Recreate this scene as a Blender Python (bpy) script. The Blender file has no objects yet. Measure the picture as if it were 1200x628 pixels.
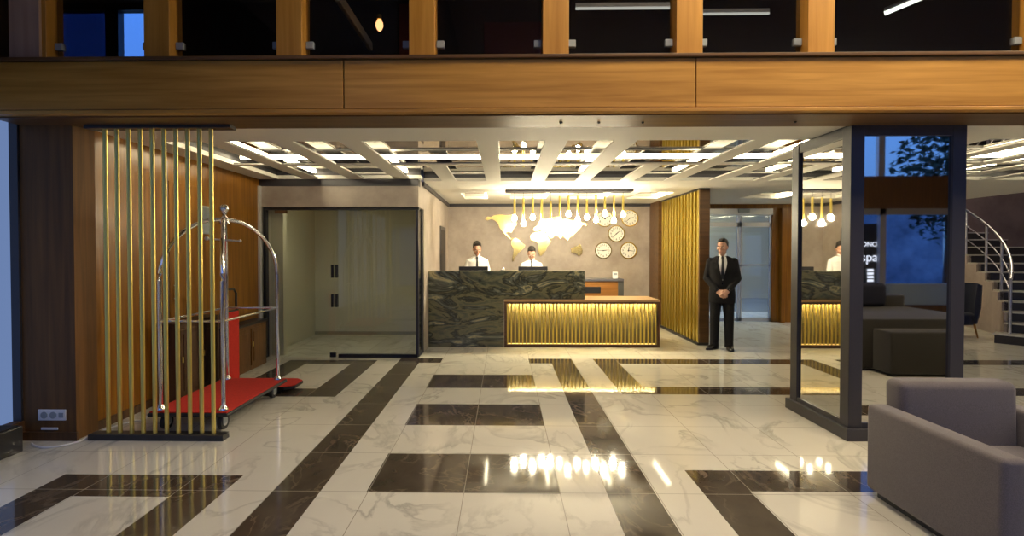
import bpy, bmesh, math, random
from mathutils import Vector, Matrix
random.seed(4)
D = bpy.data
SC = bpy.context.scene
COL = SC.collection
R = math.radians

# ---------------------------------------------------------------- camera
cd = D.cameras.new('camera'); cam = D.objects.new('camera', cd); COL.objects.link(cam)
cam.location = (0, 0, 1.55)
cam.rotation_euler = (R(90 - .93), 0, R(.9))
cd.sensor_width = 36; cd.lens = 585 / 1200 * 36
cd.shift_x = .0152; cd.shift_y = -.0079
cd.clip_start = .05
SC.camera = cam

# ---------------------------------------------------------------- world, exposure
w = D.worlds.new('dusk'); SC.world = w; w.use_nodes = True
wn = w.node_tree.nodes; wl = w.node_tree.links
bg = wn['Background']
tc = wn.new('ShaderNodeTexCoord'); sx = wn.new('ShaderNodeSeparateXYZ'); cr = wn.new('ShaderNodeValToRGB')
wl.new(tc.outputs['Generated'], sx.inputs[0]); wl.new(sx.outputs['Z'], cr.inputs[0]); wl.new(cr.outputs[0], bg.inputs[0])
cr.color_ramp.elements[0].color = (.05, .11, .26, 1); cr.color_ramp.elements[1].color = (.05, .17, .62, 1); cr.color_ramp.elements[1].position = .42
bg.inputs[1].default_value = 1.9
vs = SC.view_settings
SC.display_settings.display_device = 'sRGB'
vs.view_transform = 'Standard'; vs.look = 'None'; vs.gamma = 1; vs.use_curve_mapping = False
vs.exposure = 1.0
cy = SC.cycles
cy.use_denoising = True
cy.max_bounces = 9; cy.diffuse_bounces = 4; cy.glossy_bounces = 5; cy.transmission_bounces = 6; cy.transparent_max_bounces = 16
cy.sample_clamp_indirect = 6.0; cy.blur_glossy = .6
LED_W, BULB_W, LAMP_W, DAY_W = 13.0, 130.0, 8.6, .21
WARM = (1, .87, .57); WARMER = (1, .80, .42)

# ---------------------------------------------------------------- materials
MATS = {}
def nm(name):
    m = D.materials.new(name); m.use_nodes = True
    return m, m.node_tree.nodes, m.node_tree.links, m.node_tree.nodes['Principled BSDF']
def plain(name, col, rough=.5, metal=0, spec=.5):
    if name in MATS: return MATS[name]
    m, n, l, b = nm(name)
    b.inputs['Base Color'].default_value = (*col, 1); b.inputs['Roughness'].default_value = rough
    b.inputs['Metallic'].default_value = metal; b.inputs['Specular IOR Level'].default_value = spec
    tx = n.new('ShaderNodeTexNoise'); tx.inputs['Scale'].default_value = 35
    mp = n.new('ShaderNodeMapRange'); mp.inputs[3].default_value = max(rough - .03, 0); mp.inputs[4].default_value = rough + .03
    l.new(tx.outputs[0], mp.inputs[0]); l.new(mp.outputs[0], b.inputs['Roughness'])
    MATS[name] = m; return m
def emit(name, col, s):
    if name in MATS: return MATS[name]
    m, n, l, b = nm(name); n.remove(b)
    e = n.new('ShaderNodeEmission'); e.inputs[0].default_value = (*col, 1); e.inputs[1].default_value = s
    l.new(e.outputs[0], n['Material Output'].inputs[0]); MATS[name] = m; return m
def ramp(n, pts):
    r = n.new('ShaderNodeValToRGB'); e = r.color_ramp.elements
    e[0].position, e[0].color = pts[0][0], (*pts[0][1], 1)
    e[1].position, e[1].color = pts[-1][0], (*pts[-1][1], 1)
    for p, c in pts[1:-1]:
        k = e.new(p); k.color = (*c, 1)
    return r
def mapped(n, l, scale, rot=(0, 0, 0)):
    g = n.new('ShaderNodeNewGeometry'); mp = n.new('ShaderNodeMapping')
    mp.inputs['Scale'].default_value = scale; mp.inputs['Rotation'].default_value = rot
    l.new(g.outputs['Position'], mp.inputs[0]); return mp
def wood(name, dark, light, along, rough=.35, sc=1.0):
    m, n, l, b = nm(name)
    s = {'x': (.7, 14, 14), 'y': (14, .7, 14), 'z': (14, 14, .7)}[along]
    mp = mapped(n, l, tuple(v * sc for v in s))
    t = n.new('ShaderNodeTexNoise'); t.inputs['Scale'].default_value = 1.5; t.inputs['Detail'].default_value = 7; t.inputs['Distortion'].default_value = .4
    l.new(mp.outputs[0], t.inputs[0])
    r = ramp(n, [(.3, dark), (.72, light)]); l.new(t.outputs[0], r.inputs[0]); l.new(r.outputs[0], b.inputs['Base Color'])
    b.inputs['Roughness'].default_value = rough; b.inputs['Specular IOR Level'].default_value = .4
    MATS[name] = m; return m
def stone(name, base, vein, rough=.05, scale=1.0, joint=None, width=.035, cloud=None):
    m, n, l, b = nm(name)
    mp = mapped(n, l, (scale, scale * .75, scale), (0, 0, .6))
    t = n.new('ShaderNodeTexNoise'); t.inputs['Scale'].default_value = 1.3; t.inputs['Detail'].default_value = 7
    t.inputs['Distortion'].default_value = 1.3; t.inputs['Roughness'].default_value = .55
    l.new(mp.outputs[0], t.inputs[0])
    r = ramp(n, [(.5 - width * 2, base), (.5, vein), (.5 + width, base)]); l.new(t.outputs[0], r.inputs[0])
    t2 = n.new('ShaderNodeTexNoise'); t2.inputs['Scale'].default_value = 2.6; t2.inputs['Detail'].default_value = 5
    l.new(mp.outputs[0], t2.inputs[0])
    r2 = ramp(n, [(.35, (0, 0, 0)), (.65, (1, 1, 1))]); l.new(t2.outputs[0], r2.inputs[0])
    mx = n.new('ShaderNodeMix'); mx.data_type = 'RGBA'
    l.new(r2.outputs[0], mx.inputs[0]); mx.inputs[6].default_value = (*(cloud or base), 1); l.new(r.outputs[0], mx.inputs[7])
    out = mx.outputs[2]
    if joint:
        g = n.new('ShaderNodeNewGeometry'); sp = n.new('ShaderNodeSeparateXYZ'); l.new(g.outputs['Position'], sp.inputs[0])
        ms = []
        for ax, off in ((0, joint[1]), (1, joint[2])):
            a = n.new('ShaderNodeMath'); a.operation = 'ADD'; a.inputs[1].default_value = off + 62; l.new(sp.outputs[ax], a.inputs[0])
            q = n.new('ShaderNodeMath'); q.operation = 'PINGPONG'; q.inputs[1].default_value = .31; l.new(a.outputs[0], q.inputs[0])
            c = n.new('ShaderNodeMath'); c.operation = 'LESS_THAN'; c.inputs[1].default_value = .0025; l.new(q.outputs[0], c.inputs[0]); ms.append(c)
        mxx = n.new('ShaderNodeMath'); mxx.operation = 'MAXIMUM'; l.new(ms[0].outputs[0], mxx.inputs[0]); l.new(ms[1].outputs[0], mxx.inputs[1])
        j = n.new('ShaderNodeMix'); j.data_type = 'RGBA'; l.new(mxx.outputs[0], j.inputs[0]); l.new(out, j.inputs[6]); j.inputs[7].default_value = (*joint[0], 1)
        out = j.outputs[2]
    l.new(out, b.inputs['Base Color']); b.inputs['Roughness'].default_value = rough
    MATS[name] = m; return m
def glass(name, tint=(1, 1, 1), k=1.0):
    m, n, l, b = nm(name); n.remove(b)
    tr = n.new('ShaderNodeBsdfTransparent'); tr.inputs[0].default_value = (*tint, 1)
    gl = n.new('ShaderNodeBsdfGlossy'); gl.inputs[1].default_value = 0
    lw_ = n.new('ShaderNodeLayerWeight'); lw_.inputs[0].default_value = .5
    pw = n.new('ShaderNodeMath'); pw.operation = 'POWER'; pw.inputs[1].default_value = 5; l.new(lw_.outputs['Facing'], pw.inputs[0])
    mu = n.new('ShaderNodeMath'); mu.operation = 'MULTIPLY_ADD'; mu.inputs[1].default_value = .95 * k; mu.inputs[2].default_value = .045 * k; l.new(pw.outputs[0], mu.inputs[0])
    mx = n.new('ShaderNodeMixShader'); l.new(mu.outputs[0], mx.inputs[0]); l.new(tr.outputs[0], mx.inputs[1]); l.new(gl.outputs[0], mx.inputs[2])
    l.new(mx.outputs[0], n['Material Output'].inputs[0]); MATS[name] = m; return m
def mottled(name, a, b_, scale=3, rough=.5, bump=0):
    m, n, l, b = nm(name)
    mp = mapped(n, l, (scale, scale, scale))
    t = n.new('ShaderNodeTexNoise'); t.inputs['Scale'].default_value = 1; t.inputs['Detail'].default_value = 8; t.inputs['Roughness'].default_value = .65
    l.new(mp.outputs[0], t.inputs[0])
    r = ramp(n, [(.35, a), (.65, b_)]); l.new(t.outputs[0], r.inputs[0]); l.new(r.outputs[0], b.inputs['Base Color'])
    b.inputs['Roughness'].default_value = rough
    if bump:
        bp = n.new('ShaderNodeBump'); bp.inputs['Strength'].default_value = bump; bp.inputs['Distance'].default_value = .004
        l.new(t.outputs[0], bp.inputs['Height']); l.new(bp.outputs[0], b.inputs['Normal'])
    MATS[name] = m; return m
def weave(name, a, b_):
    m, n, l, b = nm(name)
    mp = mapped(n, l, (260, 260, 260))
    t = n.new('ShaderNodeTexNoise'); t.inputs['Scale'].default_value = 1; t.inputs['Detail'].default_value = 3
    l.new(mp.outputs[0], t.inputs[0]); r = ramp(n, [(.35, a), (.65, b_)]); l.new(t.outputs[0], r.inputs[0]); l.new(r.outputs[0], b.inputs['Base Color'])
    bp = n.new('ShaderNodeBump'); bp.inputs['Strength'].default_value = .25; bp.inputs['Distance'].default_value = .002
    l.new(t.outputs[0], bp.inputs['Height']); l.new(bp.outputs[0], b.inputs['Normal'])
    b.inputs['Roughness'].default_value = .9; b.inputs['Sheen Weight'].default_value = .25
    MATS[name] = m; return m

JT = ((.36, .33, .27), 1.5, -3.19)
M_white = stone('white_marble', (.71, .685, .595), (.46, .44, .38), .055, .9, JT, .02, (.68, .65, .57))
M_dark = stone('brown_marble', (.060, .046, .034), (.19, .145, .105), .07, 1.6, JT, .012, (.092, .072, .053))
M_green = None
def green_marble():
    m, n, l, b = nm('green_marble')
    mp = mapped(n, l, (1.0, 1, 2.6), (0, .45, 0))
    t = n.new('ShaderNodeTexNoise'); t.inputs['Scale'].default_value = 1.25; t.inputs['Detail'].default_value = 9; t.inputs['Distortion'].default_value = 1.7; t.inputs['Roughness'].default_value = .62
    l.new(mp.outputs[0], t.inputs[0])
    r = ramp(n, [(.26, (.015, .018, .014)), (.38, (.10, .11, .075)), (.45, (.20, .185, .10)), (.50, (.035, .038, .028)), (.58, (.18, .19, .14)), (.62, (.50, .43, .22)), (.66, (.15, .15, .10)), (.80, (.06, .065, .05))])
    l.new(t.outputs[0], r.inputs[0]); l.new(r.outputs[0], b.inputs['Base Color']); b.inputs['Roughness'].default_value = .12
    MATS['green_marble'] = m; return m
M_green = green_marble()
W_fas = wood('fascia_wood', (.36, .165, .022), (.61, .315, .064), 'x', .38)
W_post = wood('post_wood', (.40, .18, .024), (.58, .29, .055), 'z', .4)
W_wall = wood('wall_wood', (.185, .072, .007), (.345, .15, .018), 'z', .28)
W_dk = wood('dark_wood', (.065, .030, .011), (.12, .056, .019), 'z', .6)
W_pil = wood('pillar_wood', (.10, .044, .010), (.18, .08, .018), 'z', .7)
W_desk = wood('desk_wood', (.30, .16, .06), (.46, .27, .11), 'x', .35)
W_lip = wood('lip_wood', (.09, .045, .016), (.16, .08, .028), 'x', .4)
P_pink = mottled('taupe_plaster', (.33, .275, .235), (.46, .395, .345), 2.2, .45)
P_purple = mottled('plum_plaster', (.13, .09, .08), (.20, .145, .13), 1.6, .5)
P_beige = plain('beige_paint', (.56, .53, .40), .6)
P_ceil = plain('ceiling_paint', (.72, .70, .64), .6)
P_black = plain('black_metal', (.018, .018, .021), .35)
P_frame = plain('slate_frame', (.045, .043, .052), .42, .2)
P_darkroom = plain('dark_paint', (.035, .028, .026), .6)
P_brass = plain('polished_brass', (.84, .68, .20), .36, 1)
P_gold = plain('gold_sheet', (.80, .62, .26), .2, 1)
P_fin = plain('gold_fin', (.80, .64, .13), .36, 1)
P_slat = plain('satin_gold_slat', (.74, .60, .14), .55, .7)
P_chrome = plain('chrome', (.80, .80, .82), .08, 1)
P_steel = plain('brushed_steel', (.62, .62, .64), .28, 1)
P_alu = plain('aluminium', (.55, .55, .54), .38, .8)
P_rub = plain('black_rubber', (.02, .02, .022), .6)
P_red = mottled('red_carpet', (.48, .018, .010), (.60, .030, .016), 60, .95, .4)
F_gray = weave('grey_fabric', (.108, .092, .093), (.160, .138, .139))
F_sofa = weave('charcoal_fabric', (.017, .0155, .0145), (.030, .027, .025))
F_navy = weave('navy_fabric', (.005, .007, .022), (.010, .013, .038)); F_navy.node_tree.nodes['Principled BSDF'].inputs['Sheen Weight'].default_value = .05
P_plast = plain('white_plastic', (.75, .75, .76), .35)
P_grey = plain('grey_plastic', (.30, .33, .34), .4)
G_clear = glass('clear_glass', (.93, .95, .93))
G_smoke = glass('balcony_glass', (.74, .74, .76))
MIR = plain('mirror', (.62, .61, .58), .015, 1)
MIRC = plain('smoked_mirror', (.46, .42, .36), .02, 1)
E_led = emit('led_strip_light', WARM, LED_W)
E_desk = emit('desk_led_light', WARMER, 62)
E_bulb = emit('bulb_light', (1, .87, .60), BULB_W)
E_lamp = emit('lobby_lamp_light', (1, .82, .56), LAMP_W)
E_day = emit('frosted_daylight', (.34, .52, 1.0), DAY_W)

# ---------------------------------------------------------------- builders
ROOTLOC = {}
class MB:
    def __init__(s): s.b = bmesh.new()
    def box(s, x0, x1, y0, y1, z0, z1, bev=0, seg=2):
        t = bmesh.new(); bmesh.ops.create_cube(t, size=1)
        for v in t.verts: v.co = Vector(((x0 + x1) / 2 + v.co.x * (x1 - x0), (y0 + y1) / 2 + v.co.y * (y1 - y0), (z0 + z1) / 2 + v.co.z * (z1 - z0)))
        if bev: bmesh.ops.bevel(t, geom=t.edges[:], offset=bev, segments=seg, affect='EDGES', profile=.5)
        return s._add(t)
    def _add(s, t, mat=None):
        if mat: bmesh.ops.transform(t, matrix=mat, verts=t.verts)
        me = D.meshes.new('tmp'); t.to_mesh(me); t.free(); s.b.from_mesh(me); D.meshes.remove(me); return s
    def rod(s, p0, p1, r, r2=None, n=12):
        p0, p1 = Vector(p0), Vector(p1); d = p1 - p0
        t = bmesh.new(); bmesh.ops.create_cone(t, cap_ends=True, segments=n, radius1=r, radius2=r if r2 is None else r2, depth=d.length)
        return s._add(t, Matrix.Translation((p0 + p1) / 2) @ d.to_track_quat('Z', 'Y').to_matrix().to_4x4())
    def ball(s, c, r, u=14, v=10):
        if not hasattr(r, '__len__'): r = (r, r, r)
        t = bmesh.new(); bmesh.ops.create_uvsphere(t, u_segments=u, v_segments=v, radius=1)
        return s._add(t, Matrix.Translation(c) @ Matrix.Diagonal((*r, 1)))
    def path(s, pts, r, n=8):
        pts = [Vector(p) for p in pts]; rings = []
        up = Vector((0, 0, 1))
        for i, p in enumerate(pts):
            d = (pts[min(i + 1, len(pts) - 1)] - pts[max(i - 1, 0)]).normalized()
            a = d.cross(up)
            if a.length < .05: a = d.cross(Vector((0, 1, 0)))
            a.normalize(); c = a.cross(d)
            rr = r[i] if hasattr(r, '__len__') else r
            rings.append([s.b.verts.new(p + (a * math.cos(2 * math.pi * k / n) + c * math.sin(2 * math.pi * k / n)) * rr) for k in range(n)])
        for A, B in zip(rings, rings[1:]):
            for k in range(n): s.b.faces.new((A[k], A[(k + 1) % n], B[(k + 1) % n], B[k]))
        s.b.faces.new(rings[0][::-1]); s.b.faces.new(rings[-1]); return s
    def lathe(s, prof, c, n=24):
        rings = [[s.b.verts.new((c[0] + r * math.cos(2 * math.pi * k / n), c[1] + r * math.sin(2 * math.pi * k / n), c[2] + z)) for k in range(n)] for r, z in prof]
        for A, B in zip(rings, rings[1:]):
            for k in range(n): s.b.faces.new((A[k], A[(k + 1) % n], B[(k + 1) % n], B[k]))
        s.b.faces.new(rings[0][::-1]); s.b.faces.new(rings[-1]); return s
    def prism(s, pts, vec):
        a = [s.b.verts.new(p) for p in pts]; v = Vector(vec); c = [s.b.verts.new(Vector(p) + v) for p in pts]
        n = len(a); s.b.faces.new(a); s.b.faces.new(c[::-1])
        for k in range(n): s.b.faces.new((a[k], c[k], c[(k + 1) % n], a[(k + 1) % n]))
        return s
    def loft(s, rings):
        vr = [[s.b.verts.new(p) for p in ring] for ring in rings]; n = len(vr[0])
        for A, B in zip(vr, vr[1:]):
            for k in range(n): s.b.faces.new((A[k], A[(k + 1) % n], B[(k + 1) % n], B[k]))
        s.b.faces.new(vr[0][::-1]); s.b.faces.new(vr[-1]); return s
    def build(s, name, mat, parent=None, smooth=None, label=None):
        bmesh.ops.recalc_face_normals(s.b, faces=s.b.faces)
        me = D.meshes.new(name); s.b.to_mesh(me); s.b.free()
        return link_mesh(name, me, mat, parent, smooth, label)
def wloc(o):
    p = Vector((0, 0, 0))
    while o is not None: p += o.location; o = o.parent
    return p
def link_mesh(name, me, mat, parent=None, smooth=None, label=None):
    xs = [v.co for v in me.vertices]
    lo = Vector([min(c[i] for c in xs) for i in range(3)]); hi = Vector([max(c[i] for c in xs) for i in range(3)])
    org = Vector(((lo.x + hi.x) / 2, (lo.y + hi.y) / 2, lo.z))
    me.transform(Matrix.Translation(-org))
    for mm in (mat if isinstance(mat, (list, tuple)) else [mat]): me.materials.append(mm)
    o = D.objects.new(name, me); COL.objects.link(o)
    if parent is not None:
        o.parent = parent; o.location = org - wloc(parent)
    else: o.location = org
    if smooth is not None:
        for p in me.polygons: p.use_smooth = True
        if smooth < 180: me.set_sharp_from_angle(angle=R(smooth))
    if label: o['label'] = label
    return o
def tag(o, label, cat, group=None, kind=None):
    o['label'] = label; o['category'] = cat
    if group: o['group'] = group
    if kind: o['kind'] = kind
    return o
def thing(name, label, cat, loc, group=None):
    o = D.objects.new(name, None); COL.objects.link(o); o.location = loc; o.empty_display_size = .1
    return tag(o, label, cat, group)
def st(o): o['kind'] = 'structure'; return o
def B(x0, x1, y0, y1, z0, z1, bev=0): return MB().box(x0, x1, y0, y1, z0, z1, bev)
def copy_tree(o, parent=None):
    c = o.copy(); COL.objects.link(c)
    if parent is not None: c.parent = parent
    for ch in list(o.children): copy_tree(ch, c)
    return c
def remeshed(mb, voxel, iters=3, fac=.5):
    me = D.meshes.new('tmp'); bmesh.ops.recalc_face_normals(mb.b, faces=mb.b.faces); mb.b.to_mesh(me); mb.b.free()
    o = D.objects.new('tmp', me); COL.objects.link(o)
    r = o.modifiers.new('r', 'REMESH'); r.mode = 'VOXEL'; r.voxel_size = voxel
    if iters:
        q = o.modifiers.new('s', 'SMOOTH'); q.iterations = iters; q.factor = fac
    dg = bpy.context.evaluated_depsgraph_get(); out = D.meshes.new_from_object(o.evaluated_get(dg))
    D.objects.remove(o); D.meshes.remove(me); return out
def text_mesh(txt, size, extrude=.002):
    c = D.curves.new('t', 'FONT'); c.body = txt; c.size = size; c.extrude = extrude; c.align_x = 'CENTER'; c.align_y = 'CENTER'
    o = D.objects.new('t', c); COL.objects.link(o)
    dg = bpy.context.evaluated_depsgraph_get(); me = D.meshes.new_from_object(o.evaluated_get(dg)); D.objects.remove(o); D.curves.remove(c); return me

# ================================================================ SETTING
# floor: one slab of polished marble with its dark inlaid bands
XL, XR, YB, YF = -3.95, 13.0, -3.0, 13.0
rects = [(-1.5, -1.19, -3, 7.08), (-1.5, -.89, 6.93, 7.23), (.66, .97, -3, 7.22), (.35, .97, 6.92, 7.22),
         (1.28, 1.59, 5.43, 7.22), (1.28, 8.2, 6.92, 7.22), (1.28, 8.2, 5.43, 5.73),
         (1.28, 8.2, 3.23, 3.54), (1.28, 1.59, 1.0, 3.54), (1.28, 8.2, 1.0, 1.31),
         (-3.06, -1.81, 3.1, 3.41), (-3.06, -2.75, 1.2, 3.41), (-2.12, -1.81, 1.2, 3.41), (-3.06, -1.81, 1.2, 1.5),
         (-3.06, -1.81, 5.29, 5.6), (-3.06, -2.75, 5.29, 7.08), (-2.12, -1.81, 5.29, 7.08), (-3.06, -1.81, 6.85, 7.08)]
rects += [(-.89, .36, y, y + .62) for y in (3.18, 4.43, 5.65, .7, 1.95, -.55)]
gx = sorted({XL - .2, XR, *[r[i] for r in rects for i in (0, 1)]}); gy = sorted({YB - .2, YF, *[r[i] for r in rects for i in (2, 3)]})
fb = bmesh.new(); vv = [[fb.verts.new((x, y, 0)) for y in gy] for x in gx]
for i in range(len(gx) - 1):
    for j in range(len(gy) - 1):
        f = fb.faces.new((vv[i][j], vv[i + 1][j], vv[i + 1][j + 1], vv[i][j + 1]))
        cx, cy_ = (gx[i] + gx[i + 1]) / 2, (gy[j] + gy[j + 1]) / 2
        f.material_index = int(any(a < cx < b and c < cy_ < d for a, b, c, d in rects))
ex = bmesh.ops.extrude_face_region(fb, geom=fb.faces[:])
bmesh.ops.translate(fb, verts=[g for g in ex['geom'] if isinstance(g, bmesh.types.BMVert)], vec=(0, 0, -.12))
bmesh.ops.recalc_face_normals(fb, faces=fb.faces)
me = D.meshes.new('floor'); fb.to_mesh(me); fb.free()
st(link_mesh('floor', me, [M_white, M_dark]))

ZC = 2.6                                  # low ceiling
WX = -3.55                                # timber wall on the left
# low ceiling: plain plates around the mirrored recess
cg = MB()
cg.box(WX, 9.2, 4.17, 4.74, ZC, ZC + .05)
cg.box(WX, -1.2, 7.15, 7.35, ZC, ZC + .05)
cg.box(-1.2, 9.2, 7.42, 8.9, ZC, ZC + .05)
cg.box(WX, -3.26, 4.74, 7.15, ZC, ZC + .05)
cg.box(8.6, 9.2, 4.74, 7.42, ZC, ZC + .05)
backcells = [(-.78, -.32), (.12, .82), (1.25, 1.95), (2.4, 3.0), (4.6, 5.4), (6.3, 7.1)]
xs = [-1.2] + [v for c in backcells for v in c] + [9.2]
for a, b in zip(xs[0::2], xs[1::2]): cg.box(a, b, 8.9, 9.9, ZC, ZC + .05)
cg.box(-1.2, 9.2, 9.9, 11.25, ZC, ZC + .05)
ceil = st(cg.build('ceiling', P_ceil))
# floating lattice under the mirrors
bars = [-2.78 + .655 * k for k in range(18)]
def lattice(z0, z1):
    lat = MB(); lat.box(-3.26, 8.6, 5.98, 6.10, z0, z1)
    for k, c in enumerate(bars):
        lat.box(c - .105, c + .105, 6.10, 7.42 if c > -1.1 else 7.15, z0, z1)
        if k not in (3, 7): lat.box(c - .105, c + .105, 4.74, 5.98, z0, z1)
        if k % 2 == 1 and k < 17: lat.box(c + .105, c + .55, 6.7, 6.76, z0, z1)
    return lat
lattice(ZC, ZC + .014).build('ceiling_lattice', P_ceil, ceil)
lattice(ZC + .014, ZC + .022).build('lattice_glare_stop', P_black, ceil)  # unseen black layer added to dim the bars' lit tops in the mirror
mir = MB(); mir.box(-3.3, 8.7, 4.7, 7.46, ZC + .10, ZC + .13)
mir.box(-1.2, 9.2, 8.85, 9.95, ZC + .052, ZC + .08)
mir.build('ceiling_mirror', MIRC, ceil)
led = MB()
led.box(-3.2, 8.5, 6.015, 6.065, ZC + .076, ZC + .10)
for k, c in enumerate(bars):
    e = .075 if k < 5 else -.075
    if k % 2 == 0: led.box(c + e - .02, c + e + .02, 6.14, 7.1, ZC + .076, ZC + .10)
    if k in (0, 9, 11, 13, 15): led.box(c - e - .02, c - e + .02, 4.8, 5.95, ZC + .076, ZC + .10)
for a, b in backcells: led.box(b - .035, b - .005, 8.92, 9.88, ZC + .022, ZC + .05)
led.build('led_strip', E_led, ceil)
sh = MB()                                    # recess sides
sh.box(-3.32, 8.72, 4.68, 4.72, ZC + .05, ZC + .13); sh.box(-1.2, 8.72, 7.44, 7.48, ZC + .05, ZC + .13)
sh.box(-3.32, -3.28, 4.68, 7.2, ZC + .05, ZC + .18); sh.box(-3.3, -1.2, 7.16, 7.2, ZC + .05, ZC + .18); sh.box(8.68, 8.72, 4.7, 7.46, ZC + .05, ZC + .18)
sh.build('recess_side', P_frame, ceil)

# mezzanine edge: soffit, fascia boards and sill
slab = MB(); slab.box(XL, 9.2, 3.80, 8.4, ZC + .2, 2.94); slab.box(-8.4, XL, 4.15, 8.4, ZC + .2, 2.94); slab.box(XL, 9.2, 3.80, 4.16, ZC - .02, ZC + .2)
slab.box(XL, 9.2, 8.4, 11.3, ZC + .2, 2.94)
st(slab.build('ceiling_slab', W_lip))
seams = [XL, -1.205, 1.42, 4.05, 6.7, 10.2]
fas = D.objects.new('trim_fascia', None); COL.objects.link(fas); fas.location = (0, 3.76, 2.6); st(fas)
for a, b in zip(seams, seams[1:]): B(a + .004, b - .004, 3.745, 3.80, 2.625, 2.985, .004).build('panel', W_fas, fas)
B(XL, 10.2, 3.735, 3.80, 2.59, 2.62, .004).build('bottom_strip', W_fas, fas)
B(XL, 10.2, 3.72, 4.15, 2.99, 3.015, .004).build('sill', W_lip, fas)
cl = MB()
for x in (.45, 1.1, 2.3, .75): cl.ball((x, 4.0, ZC - .021), .012, 8, 6)
cl.build('screw_cap', P_black, fas)

# side, back and lobby walls
st(B(WX - .12, WX, 4.05, 7.25, 0, ZC + .2).build('wall_left', W_wall))
st(B(-3.97, -3.52, 4.03, 4.25, .0, ZC).build('wall_pillar', W_pil))
st(B(-3.97, -3.50, 4.01, 4.03, .0, .07).build('baseboard_pillar', W_dk))
st(B(-1.3, 3.2, 11.0, 11.12, 0, ZC).build('wall_back', P_pink))
st(B(-1.34, -1.24, 7.68, 11.0, 0, ZC).build('wall_reception', P_pink))
st(B(-3.6, -1.24, 7.2, 7.36, 2.2, 2.5).build('wall_office_header', P_pink))
st(B(-3.6, -1.24, 7.19, 7.36, 2.5, ZC).build('trim_office_top', P_frame))
st(B(-1.30, -1.24, 7.36, 7.68, 2.2, ZC).build('wall_office_corner', P_pink))
tr = MB(); tr.box(-1.24, 3.2, 10.93, 11.0, 2.54, ZC); tr.box(-1.24, -1.2, 7.5, 11.0, 2.54, ZC); st(tr.build('trim_cornice', P_frame))
off = MB(); off.box(-3.62, -1.34, 9.3, 9.4, 0, ZC); off.box(-3.67, -3.55, 7.25, 9.4, 0, ZC); off.box(-3.55, -3.30, 7.40, 7.52, 0, 2.5); off.box(-1.36, -1.34, 7.68, 9.3, 0, 2.5)
st(off.build('wall_office', P_beige))
st(B(-3.6, -1.3, 7.36, 9.4, 2.45, 2.5).build('ceiling_office', P_beige))
st(B(-3.55, -1.34, 9.28, 9.3, 0, .06).build('baseboard_office', plain('office_skirting', (.3, .28, .2), .5)))
# wood wall around the sliding door
dw = MB(); dw.box(3.2, 4.5, 11.1, 11.25, 0, ZC); dw.box(5.9, 6.5, 11.1, 11.25, 0, ZC); dw.box(4.5, 5.9, 11.1, 11.25, 2.5, ZC)
dw.box(6.05, 6.13, 10.98, 11.1, 0, 2.5)
st(dw.build('wall_entrance', W_wall))
st(B(6.5, 9.6, 11.1, 11.25, 0, 5.3).build('wall_rear', P_purple))
st(B(9.5, 13, 12.6, 12.72, 0, 5.3).build('wall_stair', P_purple))
st(B(12.9, 13, -3, 12.7, 0, 5.3).build('wall_right', P_purple))
# mezzanine room
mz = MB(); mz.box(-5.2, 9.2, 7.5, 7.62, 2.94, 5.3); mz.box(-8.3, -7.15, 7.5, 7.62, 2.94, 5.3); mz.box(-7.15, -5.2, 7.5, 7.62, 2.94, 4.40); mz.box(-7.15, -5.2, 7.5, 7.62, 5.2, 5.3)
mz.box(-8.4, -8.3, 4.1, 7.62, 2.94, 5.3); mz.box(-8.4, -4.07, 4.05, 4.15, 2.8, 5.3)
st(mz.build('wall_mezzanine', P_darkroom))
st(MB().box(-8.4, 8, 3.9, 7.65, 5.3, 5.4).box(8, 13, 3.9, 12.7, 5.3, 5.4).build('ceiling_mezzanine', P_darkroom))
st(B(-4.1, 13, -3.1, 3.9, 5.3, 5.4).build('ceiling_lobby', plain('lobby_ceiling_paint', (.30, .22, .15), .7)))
st(B(-1.0, -.85, -3.0, 3.2, 3.2, 5.3).build('wall_light_blocker', W_dk))  # unseen hanging wall added to keep lamp light off the left fascia
# lobby left wall with its tall frosted daylight windows
lw = MB(); lw.box(-4.07, XL, -3, -2.4, 0, 5.3); lw.box(-4.07, XL, -2.4, 4.05, 2.75, 5.3)
for y in (-.4, 1.7): lw.box(-4.07, XL, y, y + .15, 0, 2.75)
lw.box(-4.07, XL, -2.4, 4.05, 0, .16)
st(lw.build('wall_lobby', W_dk))
for i, (y0, y1) in enumerate(((-2.4, -.4), (-.25, 1.7), (1.85, 4.05))):
    o = st(B(-4.06, -4.03, y0, y1, .16, 2.75).build('window_%d' % (i + 1), E_day))
    f = MB(); f.box(-4.03, -3.96, y1 - .04, y1, .16, 2.75); f.box(-4.03, -3.96, y0, y0 + .04, .16, 2.75); f.box(-4.03, -3.96, y0, y1, 2.69, 2.75)
    f.build('window_frame', P_frame, o)
# street wall behind the camera: two storeys of windows
bw = MB(); bw.box(-4.07, 13, -3.15, -3, 0, .35); bw.box(-4.07, 13, -3.15, -3, 2.52, 3.24); bw.box(-4.07, 13, -3.15, -3, 4.9, 5.3)
st(bw.build('wall_street', W_dk))
mull = [-3.83 + 1.75 * k for k in range(10)]
fr = MB()
for x in mull:
    fr.box(x, x + .13, -3.12, -3.02, .35, 2.52); fr.box(x - .05, x + .09, -3.12, -3.02, 3.24, 4.9)
fr.box(-4.07, 13, -3.10, -3.02, 2.38, 2.52)
st(fr.build('trim_mullion', P_alu))
st(B(-4.05, 13, -3.09, -3.075, .35, 2.4).build('window_4', G_clear)); st(B(-4.05, 13, -3.09, -3.075, 3.24, 4.9).build('window_5', G_clear))

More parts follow.
